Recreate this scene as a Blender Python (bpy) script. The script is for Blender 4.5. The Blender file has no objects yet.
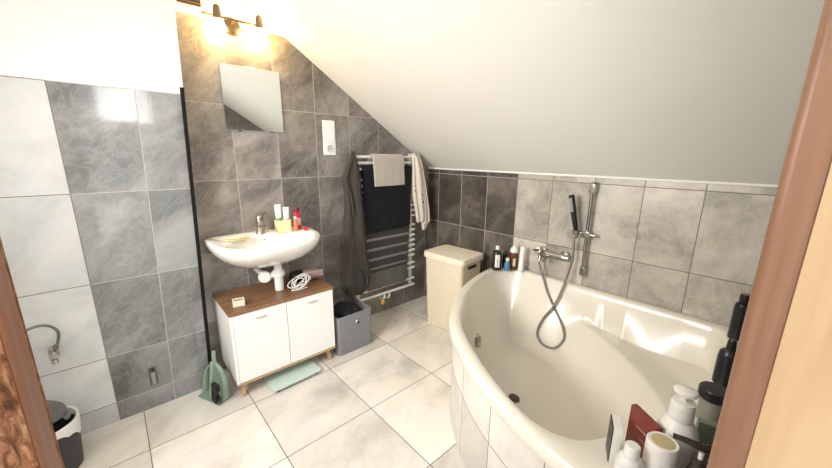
import bpy, bmesh, math, random
from mathutils import Vector, Matrix, noise
random.seed(7)
S = bpy.context.scene
COL = S.collection
PI = math.pi

# ------------------------------------------------------------------ helpers
def setp(o, label=None, cat=None, group=None, kind=None):
    if label: o['label'] = label
    if cat: o['category'] = cat
    if group: o['group'] = group
    if kind: o['kind'] = kind
    return o

def mesh_obj(name, bm, mat, parent=None, smooth=True, auto=40, mods=None):
    bmesh.ops.recalc_face_normals(bm, faces=bm.faces) if not bm.faces or not getattr(bm, 'keepn', False) else None
    me = bpy.data.meshes.new(name)
    bm.to_mesh(me); bm.free()
    mats = mat if isinstance(mat, (list, tuple)) else [mat]
    for m in mats: me.materials.append(m)
    if smooth:
        for p in me.polygons: p.use_smooth = True
        try: me.set_sharp_from_angle(angle=math.radians(auto))
        except Exception: pass
    o = bpy.data.objects.new(name, me)
    COL.objects.link(o)
    if smooth and auto == 40:
        w = o.modifiers.new('weighted', 'WEIGHTED_NORMAL'); w.keep_sharp = True
    if parent: o.parent = parent
    return o

def thing(name, label, cat, loc=(0, 0, 0), rz=0, group=None):
    o = bpy.data.objects.new(name, None)
    o.empty_display_size = .05
    COL.objects.link(o)
    o.location = loc; o.rotation_euler = (0, 0, rz)
    return setp(o, label, cat, group)

def BM(): return bmesh.new()

def box(bm, x0, x1, y0, y1, z0, z1, bev=0, seg=2, mat=0, M=None):
    vs = [bm.verts.new((x, y, z)) for z in (z0, z1) for y in (y0, y1) for x in (x0, x1)]
    idx = [(0, 2, 3, 1), (4, 5, 7, 6), (0, 1, 5, 4), (2, 6, 7, 3), (0, 4, 6, 2), (1, 3, 7, 5)]
    fs = [bm.faces.new([vs[i] for i in f]) for f in idx]
    for f in fs: f.material_index = mat
    if M is not None: bmesh.ops.transform(bm, matrix=M, verts=vs)
    if bev > 0:
        es = list({e for f in fs for e in f.edges})
        bmesh.ops.bevel(bm, geom=es, offset=bev, segments=seg, profile=.5, affect='EDGES', clamp_overlap=True)
    return bm

def lathe(bm, prof, c=(0, 0, 0), n=28, M=None, sx=1, sy=1, mat=0):
    """prof: list of (r, z); closed at r==0 ends"""
    rings = []
    for r, z in prof:
        if r <= 1e-6:
            rings.append([bm.verts.new((c[0], c[1], c[2] + z))])
        else:
            rings.append([bm.verts.new((c[0] + r*sx*math.cos(2*PI*k/n), c[1] + r*sy*math.sin(2*PI*k/n), c[2] + z)) for k in range(n)])
    allv = [v for r in rings for v in r]
    for a, b in zip(rings, rings[1:]):
        for k in range(n):
            k2 = (k+1) % n
            if len(a) == 1 and len(b) == 1: continue
            if len(a) == 1: f = bm.faces.new((a[0], b[k2], b[k]))
            elif len(b) == 1: f = bm.faces.new((a[k], a[k2], b[0]))
            else: f = bm.faces.new((a[k], a[k2], b[k2], b[k]))
            f.material_index = mat
    if M is not None: bmesh.ops.transform(bm, matrix=M, verts=allv)
    return bm

def smooth_path(pts, sub=8):
    pts = [Vector(p) for p in pts]
    if len(pts) < 3 or sub <= 1: return pts
    out = []
    P = [pts[0]*2-pts[1]] + pts + [pts[-1]*2-pts[-2]]
    for i in range(1, len(P)-2):
        a, b, c, d = P[i-1], P[i], P[i+1], P[i+2]
        for k in range(sub):
            t = k/sub
            out.append(.5*((2*b)+(c-a)*t+(2*a-5*b+4*c-d)*t*t+(3*b-a-3*c+d)*t**3))
    out.append(pts[-1])
    return out

def tube(bm, pts, r, n=12, sub=1, cap=True, mat=0, flat=1.0):
    pts = smooth_path(pts, sub)
    rad = r if callable(r) else (lambda t: r)
    rings = []
    prev = None
    for i, p in enumerate(pts):
        d = (pts[min(i+1, len(pts)-1)] - pts[max(i-1, 0)]).normalized()
        if prev is None:
            u = d.orthogonal().normalized()
        else:
            u = (prev - d*prev.dot(d)).normalized()
        prev = u
        w = d.cross(u)
        rr = rad(i/(len(pts)-1))
        rings.append([bm.verts.new(p + (u*math.cos(2*PI*k/n)*rr + w*math.sin(2*PI*k/n)*rr*flat)) for k in range(n)])
    for a, b in zip(rings, rings[1:]):
        for k in range(n):
            f = bm.faces.new((a[k], a[(k+1) % n], b[(k+1) % n], b[k])); f.material_index = mat
    if cap:
        for f in (bm.faces.new(rings[0][::-1]), bm.faces.new(rings[-1])): f.material_index = mat
    return bm

def cyl(bm, a, b, r, n=20, r2=None, mat=0):
    r2 = r if r2 is None else r2
    return tube(bm, [a, b], lambda t: r + (r2-r)*t, n=n, mat=mat)

def loft(bm, rings, close=True, cap0=True, cap1=True, mat=0):
    R = [[bm.verts.new(p) for p in ring] for ring in rings]
    for a, b in zip(R, R[1:]):
        n = len(a)
        for k in range(n if close else n-1):
            f = bm.faces.new((a[k], a[(k+1) % n], b[(k+1) % n], b[k])); f.material_index = mat
    if cap0: bm.faces.new(R[0][::-1]).material_index = mat
    if cap1: bm.faces.new(R[-1]).material_index = mat
    return R

def sgrid(bm, fn, nu, nv, mat=0):
    V = [[bm.verts.new(fn(i/nu, j/nv)) for j in range(nv+1)] for i in range(nu+1)]
    for i in range(nu):
        for j in range(nv):
            bm.faces.new((V[i][j], V[i+1][j], V[i+1][j+1], V[i][j+1])).material_index = mat
    return V

def add_mod_solid(o, t, off=0):
    m = o.modifiers.new('thick', 'SOLIDIFY'); m.thickness = t; m.offset = off
    return o
def add_subsurf(o, l=1):
    m = o.modifiers.new('sub', 'SUBSURF'); m.levels = l; m.render_levels = l
    return o

def rrect(w, d, r, n=6, cx=0, cy=0):
    """rounded rectangle points, ccw"""
    pts = []
    for qx, qy, a0 in ((1, 1, 0), (-1, 1, PI/2), (-1, -1, PI), (1, -1, 1.5*PI)):
        for k in range(n+1):
            a = a0 + PI/2*k/n
            pts.append((cx + qx*(w/2-r) + r*math.cos(a), cy + qy*(d/2-r) + r*math.sin(a)))
    return pts

# ------------------------------------------------------------------ materials
def newmat(name):
    m = bpy.data.materials.new(name); m.use_nodes = True
    nt = m.node_tree; b = nt.nodes['Principled BSDF']
    return m, nt, b

def mat(name, col, rough=.5, metal=0, spec=.5, emit=None, es=0, trans=0, noise_amt=0, nscale=30, bump=0, bscale=200, sheen=0, coat=0):
    m, nt, b = newmat(name)
    b.inputs['Base Color'].default_value = (*col, 1)
    b.inputs['Roughness'].default_value = rough
    b.inputs['Metallic'].default_value = metal
    b.inputs['Specular IOR Level'].default_value = spec
    if coat: b.inputs['Coat Weight'].default_value = coat
    if sheen: b.inputs['Sheen Weight'].default_value = sheen
    if trans: b.inputs['Transmission Weight'].default_value = trans
    if emit:
        b.inputs['Emission Color'].default_value = (*emit, 1); b.inputs['Emission Strength'].default_value = es
    tc = nt.nodes.new('ShaderNodeTexCoord')
    if noise_amt:
        n = nt.nodes.new('ShaderNodeTexNoise'); n.inputs['Scale'].default_value = nscale; n.inputs['Detail'].default_value = 4
        nt.links.new(tc.outputs['Object'], n.inputs['Vector'])
        r = nt.nodes.new('ShaderNodeValToRGB')
        r.color_ramp.elements[0].position = .3; r.color_ramp.elements[1].position = .7
        r.color_ramp.elements[0].color = (*[c*(1-noise_amt) for c in col], 1)
        r.color_ramp.elements[1].color = (*[min(1, c*(1+noise_amt)) for c in col], 1)
        nt.links.new(n.outputs['Fac'], r.inputs['Fac']); nt.links.new(r.outputs['Color'], b.inputs['Base Color'])
    if bump:
        n2 = nt.nodes.new('ShaderNodeTexNoise'); n2.inputs['Scale'].default_value = bscale; n2.inputs['Detail'].default_value = 3
        nt.links.new(tc.outputs['Object'], n2.inputs['Vector'])
        bp = nt.nodes.new('ShaderNodeBump'); bp.inputs['Strength'].default_value = bump; bp.inputs['Distance'].default_value = .004
        nt.links.new(n2.outputs['Fac'], bp.inputs['Height']); nt.links.new(bp.outputs['Normal'], b.inputs['Normal'])
    return m

def tile_mat(name, lo, mid, hi, rough, rot, stretch=1.7, scale=1.7, spec=.5, vein=.22):
    """stone-look ceramic: large soft clouds + fine diagonal veins, shifted per tile through the face attribute 'rnd'"""
    m, nt, b = newmat(name)
    N = nt.nodes.new; L = nt.links.new
    tc = N('ShaderNodeTexCoord'); at = N('ShaderNodeAttribute'); at.attribute_name = 'rnd'
    mul = N('ShaderNodeVectorMath'); mul.operation = 'MULTIPLY_ADD'
    comb = N('ShaderNodeCombineXYZ')
    L(at.outputs['Fac'], comb.inputs[0]); L(at.outputs['Fac'], comb.inputs[1]); L(at.outputs['Fac'], comb.inputs[2])
    L(comb.outputs[0], mul.inputs[0]); mul.inputs[1].default_value = (17.3, 9.1, 13.7); L(tc.outputs['Object'], mul.inputs[2])
    mp = N('ShaderNodeMapping'); mp.vector_type = 'TEXTURE'
    mp.inputs['Rotation'].default_value = rot
    L(mul.outputs[0], mp.inputs['Vector'])
    mp.inputs['Scale'].default_value = (stretch, 1, 1)
    n1 = N('ShaderNodeTexNoise'); n1.inputs['Scale'].default_value = scale*2.2; n1.inputs['Detail'].default_value = 7; n1.inputs['Roughness'].default_value = .62; n1.inputs['Distortion'].default_value = .5
    L(mp.outputs[0], n1.inputs['Vector'])
    n2 = N('ShaderNodeTexNoise'); n2.inputs['Scale'].default_value = scale*5; n2.inputs['Detail'].default_value = 8; n2.inputs['Roughness'].default_value = .7; n2.inputs['Distortion'].default_value = 1.6
    L(mp.outputs[0], n2.inputs['Vector'])
    r = N('ShaderNodeValToRGB'); e = r.color_ramp.elements
    e[0].position = .30; e[0].color = (*lo, 1); e[1].position = .74; e[1].color = (*hi, 1)
    k = r.color_ramp.elements.new(.5); k.color = (*mid, 1)
    L(n1.outputs['Fac'], r.inputs['Fac'])
    v = N('ShaderNodeMath'); v.operation = 'SUBTRACT'; v.inputs[1].default_value = .5; L(n2.outputs['Fac'], v.inputs[0])
    va = N('ShaderNodeMath'); va.operation = 'ABSOLUTE'; L(v.outputs[0], va.inputs[0])
    vr = N('ShaderNodeMapRange'); vr.inputs['From Min'].default_value = 0; vr.inputs['From Max'].default_value = .045
    vr.inputs['To Min'].default_value = vein; vr.inputs['To Max'].default_value = 0; L(va.outputs[0], vr.inputs['Value'])
    mx = N('ShaderNodeMix'); mx.data_type = 'RGBA'; L(vr.outputs[0], mx.inputs['Factor'])
    L(r.outputs['Color'], mx.inputs['A']); mx.inputs['B'].default_value = (*hi, 1)
    # per tile brightness
    h = N('ShaderNodeHueSaturation')
    pm = N('ShaderNodeMapRange'); pm.inputs['To Min'].default_value = .86; pm.inputs['To Max'].default_value = 1.12
    L(at.outputs['Fac'], pm.inputs['Value']); L(pm.outputs[0], h.inputs['Value']); L(mx.outputs['Result'], h.inputs['Color'])
    L(h.outputs['Color'], b.inputs['Base Color'])
    b.inputs['Roughness'].default_value = rough; b.inputs['Specular IOR Level'].default_value = spec
    bp = N('ShaderNodeBump'); bp.inputs['Strength'].default_value = .06; bp.inputs['Distance'].default_value = .003
    L(n2.outputs['Fac'], bp.inputs['Height']); L(bp.outputs['Normal'], b.inputs['Normal'])
    return m

def wood_mat(name, c1, c2, axis=0, scale=6, rough=.45, bump=.05):
    m, nt, b = newmat(name); N = nt.nodes.new; L = nt.links.new
    tc = N('ShaderNodeTexCoord'); mp = N('ShaderNodeMapping')
    sc = [scale*4]*3; sc[axis] = scale*.35
    mp.inputs['Scale'].default_value = sc; L(tc.outputs['Object'], mp.inputs['Vector'])
    n = N('ShaderNodeTexNoise'); n.inputs['Scale'].default_value = 1.6; n.inputs['Detail'].default_value = 6; n.inputs['Distortion'].default_value = .6
    L(mp.outputs[0], n.inputs['Vector'])
    r = N('ShaderNodeValToRGB'); r.color_ramp.elements[0].position = .3; r.color_ramp.elements[1].position = .72
    r.color_ramp.elements[0].color = (*c1, 1); r.color_ramp.elements[1].color = (*c2, 1)
    L(n.outputs['Fac'], r.inputs['Fac']); L(r.outputs['Color'], b.inputs['Base Color'])
    b.inputs['Roughness'].default_value = rough
    bp = N('ShaderNodeBump'); bp.inputs['Strength'].default_value = bump; bp.inputs['Distance'].default_value = .003
    L(n.outputs['Fac'], bp.inputs['Height']); L(bp.outputs['Normal'], b.inputs['Normal'])
    return m

ROTA = (0, math.radians(-48), 0)
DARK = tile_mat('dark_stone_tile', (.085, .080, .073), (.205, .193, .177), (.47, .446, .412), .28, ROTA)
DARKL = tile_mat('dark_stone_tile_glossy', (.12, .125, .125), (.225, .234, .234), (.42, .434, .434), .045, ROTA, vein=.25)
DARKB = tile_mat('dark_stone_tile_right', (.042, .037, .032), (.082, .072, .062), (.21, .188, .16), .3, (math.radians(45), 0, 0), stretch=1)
LIGHTL = tile_mat('light_stone_tile', (.47, .487, .485), (.59, .607, .605), (.70, .713, .71), .2, ROTA, vein=.12)
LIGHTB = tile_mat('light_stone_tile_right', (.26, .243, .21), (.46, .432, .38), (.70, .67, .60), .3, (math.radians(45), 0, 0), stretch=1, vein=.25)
FLOORT = tile_mat('floor_tile_glossy', (.52, .49, .445), (.75, .715, .65), (.86, .83, .765), .12, (0, 0, math.radians(25)), stretch=1.8, vein=.12, spec=.7)
APRT = tile_mat('apron_tile', (.50, .48, .44), (.64, .62, .57), (.78, .76, .71), .3, (0, math.radians(60), .6), stretch=1.5, vein=.2)
GROUT_L = mat('grout_pale', (.42, .40, .37), .8)
GROUT_D = mat('grout_grey', (.17, .155, .13), .8)
GROUT_F = mat('grout_floor', (.13, .12, .10), .8)
WHITE = mat('wall_paint', (.86, .86, .84), .75, noise_amt=.015, nscale=3)
CEIL = mat('ceiling_paint', (.78, .77, .73), .8, noise_amt=.015, nscale=3)
BLACK = mat('black_metal', (.006, .006, .007), .5, spec=.2)
CERAM = mat('white_ceramic', (.86, .855, .83), .12, coat=.3)
ACRYL = mat('white_acrylic', (.76, .725, .635), .25, coat=.15)
CHROME = mat('chrome', (.46, .45, .42), .16, metal=1)
NICKEL = mat('brushed_nickel', (.50, .46, .40), .3, metal=1)
BRONZE = mat('dark_nickel', (.20, .165, .12), .35, metal=1)
WHITEP = mat('white_lacquer', (.90, .90, .89), .3)
WPLAST = mat('white_plastic', (.84, .84, .82), .35)
BPLAST = mat('black_plastic', (.012, .012, .014), .3)
DKBROWN = mat('dark_brown_plastic', (.035, .022, .018), .25)
OAK = wood_mat('oak_top', (.14, .068, .031), (.29, .158, .077), 0, 5, .4)
OAKL = wood_mat('oak_leg', (.42, .28, .16), (.58, .42, .26), 2, 8, .5)
JAMBW = wood_mat('door_casing_wood', (.235, .115, .068), (.33, .18, .109), 2, 7, .35, .02)
LINERW = wood_mat('door_lining_wood', (.52, .345, .185), (.64, .45, .265), 2, 4, .4, .02)

# ------------------------------------------------------------------ room shell
def tiled(name, fn, ul, vl, gu, pick, mats, parent=None, clip=None, uext=None, kind=True):
    """one connected sheet: a face per tile with grout strips between. fn(u,v)->point; ul/vl tile line positions incl. both ends; gu half joint"""
    bm = BM()
    lay = bm.faces.layers.float.new('rnd')
    def cuts(ls):
        out = [(ls[0], None)]
        for i in range(len(ls)-1):
            a = ls[i] + (gu if i > 0 else 0); b = ls[i+1] - (gu if i < len(ls)-2 else 0)
            if i > 0: out.append((a, 'g'))
            out.append((b, i))
        return out
    cu, cv = cuts(ul), cuts(vl)
    V = [[bm.verts.new(fn(u, v)) for v, _ in cv] for u, _ in cu]
    rs = random.Random(sum(map(ord, name)))
    for i in range(1, len(cu)):
        for j in range(1, len(cv)):
            f = bm.faces.new((V[i-1][j-1], V[i][j-1], V[i][j], V[i-1][j]))
            ti, tj = cu[i][1], cv[j][1]
            f[lay] = rs.random()
            if ti == 'g' or tj == 'g':
                ii = ti if ti != 'g' else cu[i-1][1]; jj = tj if tj != 'g' else cv[j-1][1]
                f.material_index = pick(ii, jj)[1]
            else:
                f.material_index = pick(ti, tj)[0]
    if clip:
        co, no = clip
        bmesh.ops.bisect_plane(bm, geom=bm.verts[:]+bm.edges[:]+bm.faces[:], plane_co=co, plane_no=no, clear_outer=True)
    o = mesh_obj(name, bm, mats, parent, smooth=False)
    if kind and not parent: o['kind'] = 'structure'
    return o

SL0 = 1.204; SLK = .6457; CH = 2.45
SLX = -(CH-SL0)/SLK           # where the slope meets the flat ceiling
YC = -2.176                   # door wall plane (room side)
XL = -2.95                    # far left wall
Z1 = [0, .334, .748, 1.1623, 1.5764, 1.9905]
up = lambda x: SL0 - SLK*x

# back wall (gable): tiled up to 1.99 and painted above, cut by the slope
ul = [-1.90] + [-1.3025 + .2538*k for k in range(-2, 6)] + [0]
ul = [-1.90, -1.8101, -1.5563, -1.3025, -1.0487, -.7949, -.5411, -.2873, -.0335, 0]
tiled('wall_back', lambda u, v: (u, 0, v), ul, Z1 + [CH], .0022,
      lambda i, j: (2, 2) if j == 5 else (0, 1), [DARK, GROUT_L, WHITE],
      clip=((0, 0, SL0), (SLK, 0, 1)))
# right knee wall
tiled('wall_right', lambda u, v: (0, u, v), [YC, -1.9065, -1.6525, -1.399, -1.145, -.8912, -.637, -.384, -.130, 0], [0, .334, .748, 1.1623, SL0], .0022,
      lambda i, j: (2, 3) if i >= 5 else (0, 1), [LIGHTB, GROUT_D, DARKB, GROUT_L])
# protruding left wall: pale tiles, then glossy dark ones, white paint above
AD = -.12
sh = lambda u, z: u + (.032*(z-.85) if u > -1.9 else (.03*(z-.9) if u > -2.1 else 0))
tiled('wall_left', lambda u, v: (sh(u, v), AD, v), [XL, -2.752, -2.501, -2.2475, -1.993, -1.809], [0, .103, .351, .7265, 1.138, 1.59, CH], .0018,
      lambda i, j: (4, 4) if j == 5 else ((0, 1) if i < 3 else (2, 3)), [LIGHTL, GROUT_D, DARKL, GROUT_L, WHITE])
bm = BM()
for z0, z1 in ((0, 1.59), (1.59, CH)):
    vs = [bm.verts.new((sh(-1.809, z), y, z)) for z, y in ((z0, AD), (z1, AD), (z1, 0), (z0, 0))]
    bm.faces.new(vs)
setp(mesh_obj('wall_reveal', bm, WHITE, smooth=False), kind='structure')
# black edge profile on the outside corner
bm = BM()
loft(bm, [[(sh(-1.809, z) + dx, AD + dy, z) for dx, dy in ((-.014, -.004), (.003, -.004), (.003, .02), (-.014, .02))] for z in (0, .4, .8, 1.2, 1.622)])
setp(mesh_obj('trim_1', bm, BLACK, smooth=False), kind='structure')
# floor
fx, fy, ft = -1.2562, -.8858, .45
FUL = [-3.1] + [fx + ft*k for k in range(-3, 3)] + [0.02]
FVL = [-3.6] + [fy + ft*k for k in range(-5, 2)] + [0.02]
FUL = sorted(FUL); FVL = sorted(FVL)
tiled('floor', lambda u, v: (u, v, 0), FUL, FVL, .002, lambda i, j: (0, 1), [FLOORT, GROUT_F])
# ceiling: slope and flat part
bm = BM()
y0, y1 = YC-.12, .0
for a, b in (((0, SL0), (SLX, CH)), ((SLX, CH), (XL, CH))):
    n = 6
    sgrid(bm, lambda u, v: (a[0]+(b[0]-a[0])*u, y0+(y1-y0)*v, a[1]+(b[1]-a[1])*u), n, n)
bmesh.ops.remove_doubles(bm, verts=bm.verts, dist=1e-4)
setp(mesh_obj('ceiling', bm, CEIL, smooth=False), kind='structure')
# far left wall
bm = BM(); box(bm, XL-.1, XL, YC-.12, AD, 0, CH)
setp(mesh_obj('wall_far_left', bm, WHITE, smooth=False), kind='structure')
# door wall with its opening (x -2.75 .. -1.5), camera stands in it
DX0, DX1, DH = -2.75, -1.50, 1.90
bm = BM()
box(bm, XL, DX0, YC-.12, YC, 0, CH)
box(bm, DX0, DX1, YC-.12, YC, DH, CH)
# right piece follows the slope
pts = [(DX1, 0), (0, 0), (0, SL0), (DX1, up(DX1)), ]
loft(bm, [[(x, y, z) for x, z in pts] for y in (YC-.12, YC)])
pts = [(DX1, up(DX1)-.001), (SLX, CH), (DX1, CH)]
setp(mesh_obj('wall_front', bm, DARK, smooth=False), kind='structure')
# bead of sealant along slope/wall
bm = BM(); tube(bm, [(-.004, -.002, SL0-.002), (-.004, YC, SL0-.002)], .006, n=8)
setp(mesh_obj('trim_2', bm, WHITE), kind='structure')
# door casing and lining on the right
door = bpy.data.objects.new('door_1', None); COL.objects.link(door); door['kind'] = 'structure'
bm = BM()
prof = []
yA, yB = YC+.0075, -2.2035
rr = .010
cas = [(DX1-.03, yB), (DX1+.06, yB+.0), (DX1+.06, yA)]
for k in range(7):
    a = PI/2 + PI/2*k/6
    cas.append((DX1-.03+rr+rr*math.cos(a), yA-rr+rr*math.sin(a)))
loft(bm, [[(x, y, z) for x, y in cas] for z in (0, .5, 1.0, 1.5, DH+.06)])
mesh_obj('casing', bm, JAMBW, door, auto=50)
bm = BM(); box(bm, DX1-.032, DX1+.06, -2.42, yB-.0005, 0, DH, .002)
mesh_obj('lining', bm, LINERW, door)

# ------------------------------------------------------------------ bathtub
K = Vector((-.008, YC+.008))        # corner of the two walls
RZ = .535; ZF = .105
def catmull2(pts, sub=10):
    return [(v.x, v.y) for v in smooth_path([Vector((a, b, 0)) for a, b in pts], sub)]
dB = lambda x: K.x - x
dC = lambda y: y - K.y
# half of the front curve, as (distance from right wall, distance from door wall); mirrored about the diagonal
half_o = [(0.0, 1.345), (.14, 1.343), (.36, 1.312), (.62, 1.225), (.83, 1.105), (.985, .985)]
front_o = half_o + [(b, a) for a, b in half_o[-2::-1]]
half_i = [(.060, 1.16), (.10, 1.235), (.185, 1.276), (.36, 1.256), (.595, 1.174), (.797, 1.055), (.941, .941)]
front_i = half_i + [(1.055, .797), (1.174, .595), (1.250, .40), (1.225, .275), (1.12, .205)]
fo = catmull2(front_o, 8); fi = catmull2(front_i, 8)
outer = fo + [(x, 0) for x in (1.2, .9, .6, .3)] + [(0, 0)] + [(0, y) for y in (.3, .6, .9, 1.2)]
inner = fi + [(.98, .15), (.83, .092), (.68, .068), (.55, .062), (.4, .062), (.22, .062)] + [(.105, .075), (.075, .105)] + [(.062, y) for y in (.22, .4, .6, .8, 1.0)]
CEN = (.56, .56)
def polar_hit(poly, ang):
    dx, dy = math.cos(ang), math.sin(ang); best = None
    n = len(poly)
    for i in range(n):
        (ax, ay), (bx, by) = poly[i], poly[(i+1) % n]
        ex, ey = bx-ax, by-ay
        den = dx*ey - dy*ex
        if abs(den) < 1e-9: continue
        t = ((ax-CEN[0])*ey - (ay-CEN[1])*ex)/den
        s = ((ax-CEN[0])*dy - (ay-CEN[1])*dx)/den
        if t > 0 and -1e-6 <= s <= 1+1e-6 and (best is None or t > best): best = t
    return best
def seg_dist(px, py, poly):
    best = 9
    n = len(poly)
    for i in range(n):
        (ax, ay), (bx, by) = poly[i], poly[(i+1) % n]
        ex, ey = bx-ax, by-ay; L = ex*ex+ey*ey
        t = max(0, min(1, ((px-ax)*ex+(py-ay)*ey)/L)) if L > 0 else 0
        best = min(best, math.hypot(px-ax-ex*t, py-ay-ey*t))
    return best
def sstep(t): t = max(0, min(1, t)); return t*t*(3-2*t)
def tub_z(px, py):
    d = seg_dist(px, py, inner)
    s = (px+py)/math.sqrt(2)
    along = abs(px-py)/math.sqrt(2)
    # wall of the basin: steep by the seat and along the front, gentler towards both ends
    w = .050 + .20*sstep((s-.46)/.3) - .06*sstep((s-1.0)/.25)
    t = min(1, d/w)
    bowl = ZF + (RZ-.012-ZF)*(1-t)**1.7*(1 - .0*t)
    if d < .012: bowl = max(bowl, RZ-.012-(d/.012)*.03)
    # corner seat
    ridge = .500 + .42*along*along
    k = max(0, min(1, (s-ridge)/.23)); k = k + .06*math.sin(2*PI*k)*-1*(1 if k > .5 else .25)
    seat = .335*(1-k) + ZF*k
    dip = -.034*math.exp(-((s-.31)/.13)**2)
    seat += dip
    # smooth max
    q = .02
    h = max(0, min(1, .5+.5*(bowl-seat)/q))
    return seat*(1-h)+bowl*h + q*h*(1-h)
tub = thing('corner_bathtub', 'cream white corner bathtub with rounded tile-clad front under the sloped ceiling', 'bathtub', (0, 0, 0))
bm = BM()
NA = 220
angs = [2*PI*k/NA for k in range(NA)]
# insert the exact corner directions so the outer corners stay sharp
for cx_, cy_ in ((0, 0), (1.345, 0), (0, 1.345)):
    a = math.atan2(cy_-CEN[1], cx_-CEN[0]) % (2*PI)
    j = min(range(NA), key=lambda i: abs(angs[i]-a)); angs[j] = a
ring_defs = []
po = [polar_hit(outer, a) for a in angs]; pi_ = [polar_hit(inner, a) for a in angs]
def P(a, r, z):
    px, py = CEN[0]+r*math.cos(a), CEN[1]+r*math.sin(a)
    return (K.x-px, K.y+py, z)
rings = []
for off, z in ((-.018, RZ-.055), (-.006, RZ-.056), (0, RZ-.050), (0, RZ-.016), (-.004, RZ-.005), (-.014, RZ)):
    rings.append([P(a, po[i]+off, z) for i, a in enumerate(angs)])
for f, dz in ((.5, .001), (1.0, .0)):
    rings.append([P(a, (po[i]-.014)*(1-f)+(pi_[i]+.012)*f, RZ+dz) for i, a in enumerate(angs)])
rings.append([P(a, pi_[i]+.004, RZ-.004) for i, a in enumerate(angs)])
NR = 46
for k in range(NR):
    f = (1-k/NR)
    f = f**.8 if f > 0 else 0
    ring = []
    for i, a in enumerate(angs):
        r = pi_[i]*f
        px, py = CEN[0]+r*math.cos(a), CEN[1]+r*math.sin(a)
        ring.append((K.x-px, K.y+py, tub_z(px, py)))
    rings.append(ring)
R = loft(bm, rings, cap0=False, cap1=False)
c = bm.verts.new((K.x-CEN[0], K.y+CEN[1], tub_z(*CEN)))
for k in range(NA): bm.faces.new((R[-1][k], R[-1][(k+1) % NA], c))
mesh_obj('shell', bm, ACRYL, tub, auto=80)
# tile-clad apron
ap = catmull2([(a, b) for a, b in front_o], 10)
def inset(poly, d):
    out = []
    for i, (x, y) in enumerate(poly):
        a = poly[max(0, i-1)]; b = poly[min(len(poly)-1, i+1)]
        tx, ty = b[0]-a[0], b[1]-a[1]; l = math.hypot(tx, ty)
        out.append((x - (-ty/l)*d*-1*-1, y - (tx/l)*d*-1*-1) if False else (x + (ty/l)*-d*-1*-1, y + (-tx/l)*-d*-1*-1))
    return out
api = inset(ap, .022)
if seg_dist(.0, .0, api) > seg_dist(.0, .0, ap): api = inset(ap, -.022)
arc = [0]
for a, b in zip(api, api[1:]): arc.append(arc[-1]+math.hypot(b[0]-a[0], b[1]-a[1]))
def apoint(s):
    s = max(0, min(arc[-1], s))
    for i in range(len(arc)-1):
        if s <= arc[i+1]:
            t = (s-arc[i])/(arc[i+1]-arc[i])
            return (api[i][0]*(1-t)+api[i+1][0]*t, api[i][1]*(1-t)+api[i+1][1]*t)
    return api[-1]
sm = []
TW = .25
s0 = .04
ncol = int((arc[-1]-s0)/TW)
edges = [0] + [s0+TW*k for k in range(ncol+1)] + [arc[-1]]
bm = BM(); lay = bm.faces.layers.float.new('rnd')
us = []
for i in range(len(edges)-1):
    a = edges[i]+(.0018 if i else 0); b = edges[i+1]-(.0018 if i < len(edges)-2 else 0)
    if i: us.append((a, 'g'))
    else: us.append((a, None))
    for k in range(1, 7): us.append((a+(b-a)*k/6, i))
vs = [(0.0, None), (.298, 0), (.302, 'g'), (RZ-.05, 1)]
V = [[bm.verts.new((K.x-apoint(u)[0], K.y+apoint(u)[1], z)) for z, _ in vs] for u, _ in us]
rs = random.Random(3); rv = {}
for i in range(1, len(us)):
    for j in range(1, len(vs)):
        f = bm.faces.new((V[i-1][j-1], V[i][j-1], V[i][j], V[i-1][j]))
        g = us[i][1] == 'g' or vs[j][1] == 'g'
        f.material_index = 1 if g else 0
        f[lay] = rv.setdefault((us[i][1], vs[j][1]), rs.random())
o = mesh_obj('apron', bm, [APRT, GROUT_D], tub, auto=60)
# drain and overflow
dx, dy = -.745, -1.420
dz = tub_z(K.x-dx, dy-K.y)
bm = BM(); lathe(bm, [(0, .003), (.012, .004), (.016, .003), (.020, .006), (.027, .005), (.029, 0), (.02, -.004), (0, -.004)], (0, 0, 0), 24, M=Matrix.Translation((dx, dy, dz+.006)) @ Matrix.Rotation(math.radians(8), 4, Vector((1, 1, 0))))
setp(mesh_obj('drain', bm, mat('drain_metal', (.10, .085, .06), .35, metal=.8), tub), 'dark metal drain')
ov = (K.x-.845, K.y+.962); ovz = .40
bm = BM()
nrm = Vector((1, -1, .35)).normalized()
# overflow: short chrome lever plate on the front inner wall
px, py = .80, .96
bestp = min(((abs(tub_z(px-t*.7, py-t*.7)-.385), px-t*.7, py-t*.7) for t in [i*.004 for i in range(60)]))
oc = Vector((K.x-bestp[1], K.y+bestp[2], .385))
rot = Matrix.Translation(oc + nrm*.004) @ nrm.to_track_quat('Z', 'Y').to_matrix().to_4x4()
lathe(bm, [(0, .018), (.018, .018), (.022, .013), (.024, 0), (0, 0)], (0, 0, 0), 24, M=rot)
box(bm, oc.x-.004, oc.x+.022, oc.y-.022, oc.y+.004, oc.z-.05, oc.z+.008, .004)
setp(mesh_obj('overflow', bm, NICKEL, tub), 'chrome overflow cap')

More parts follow.
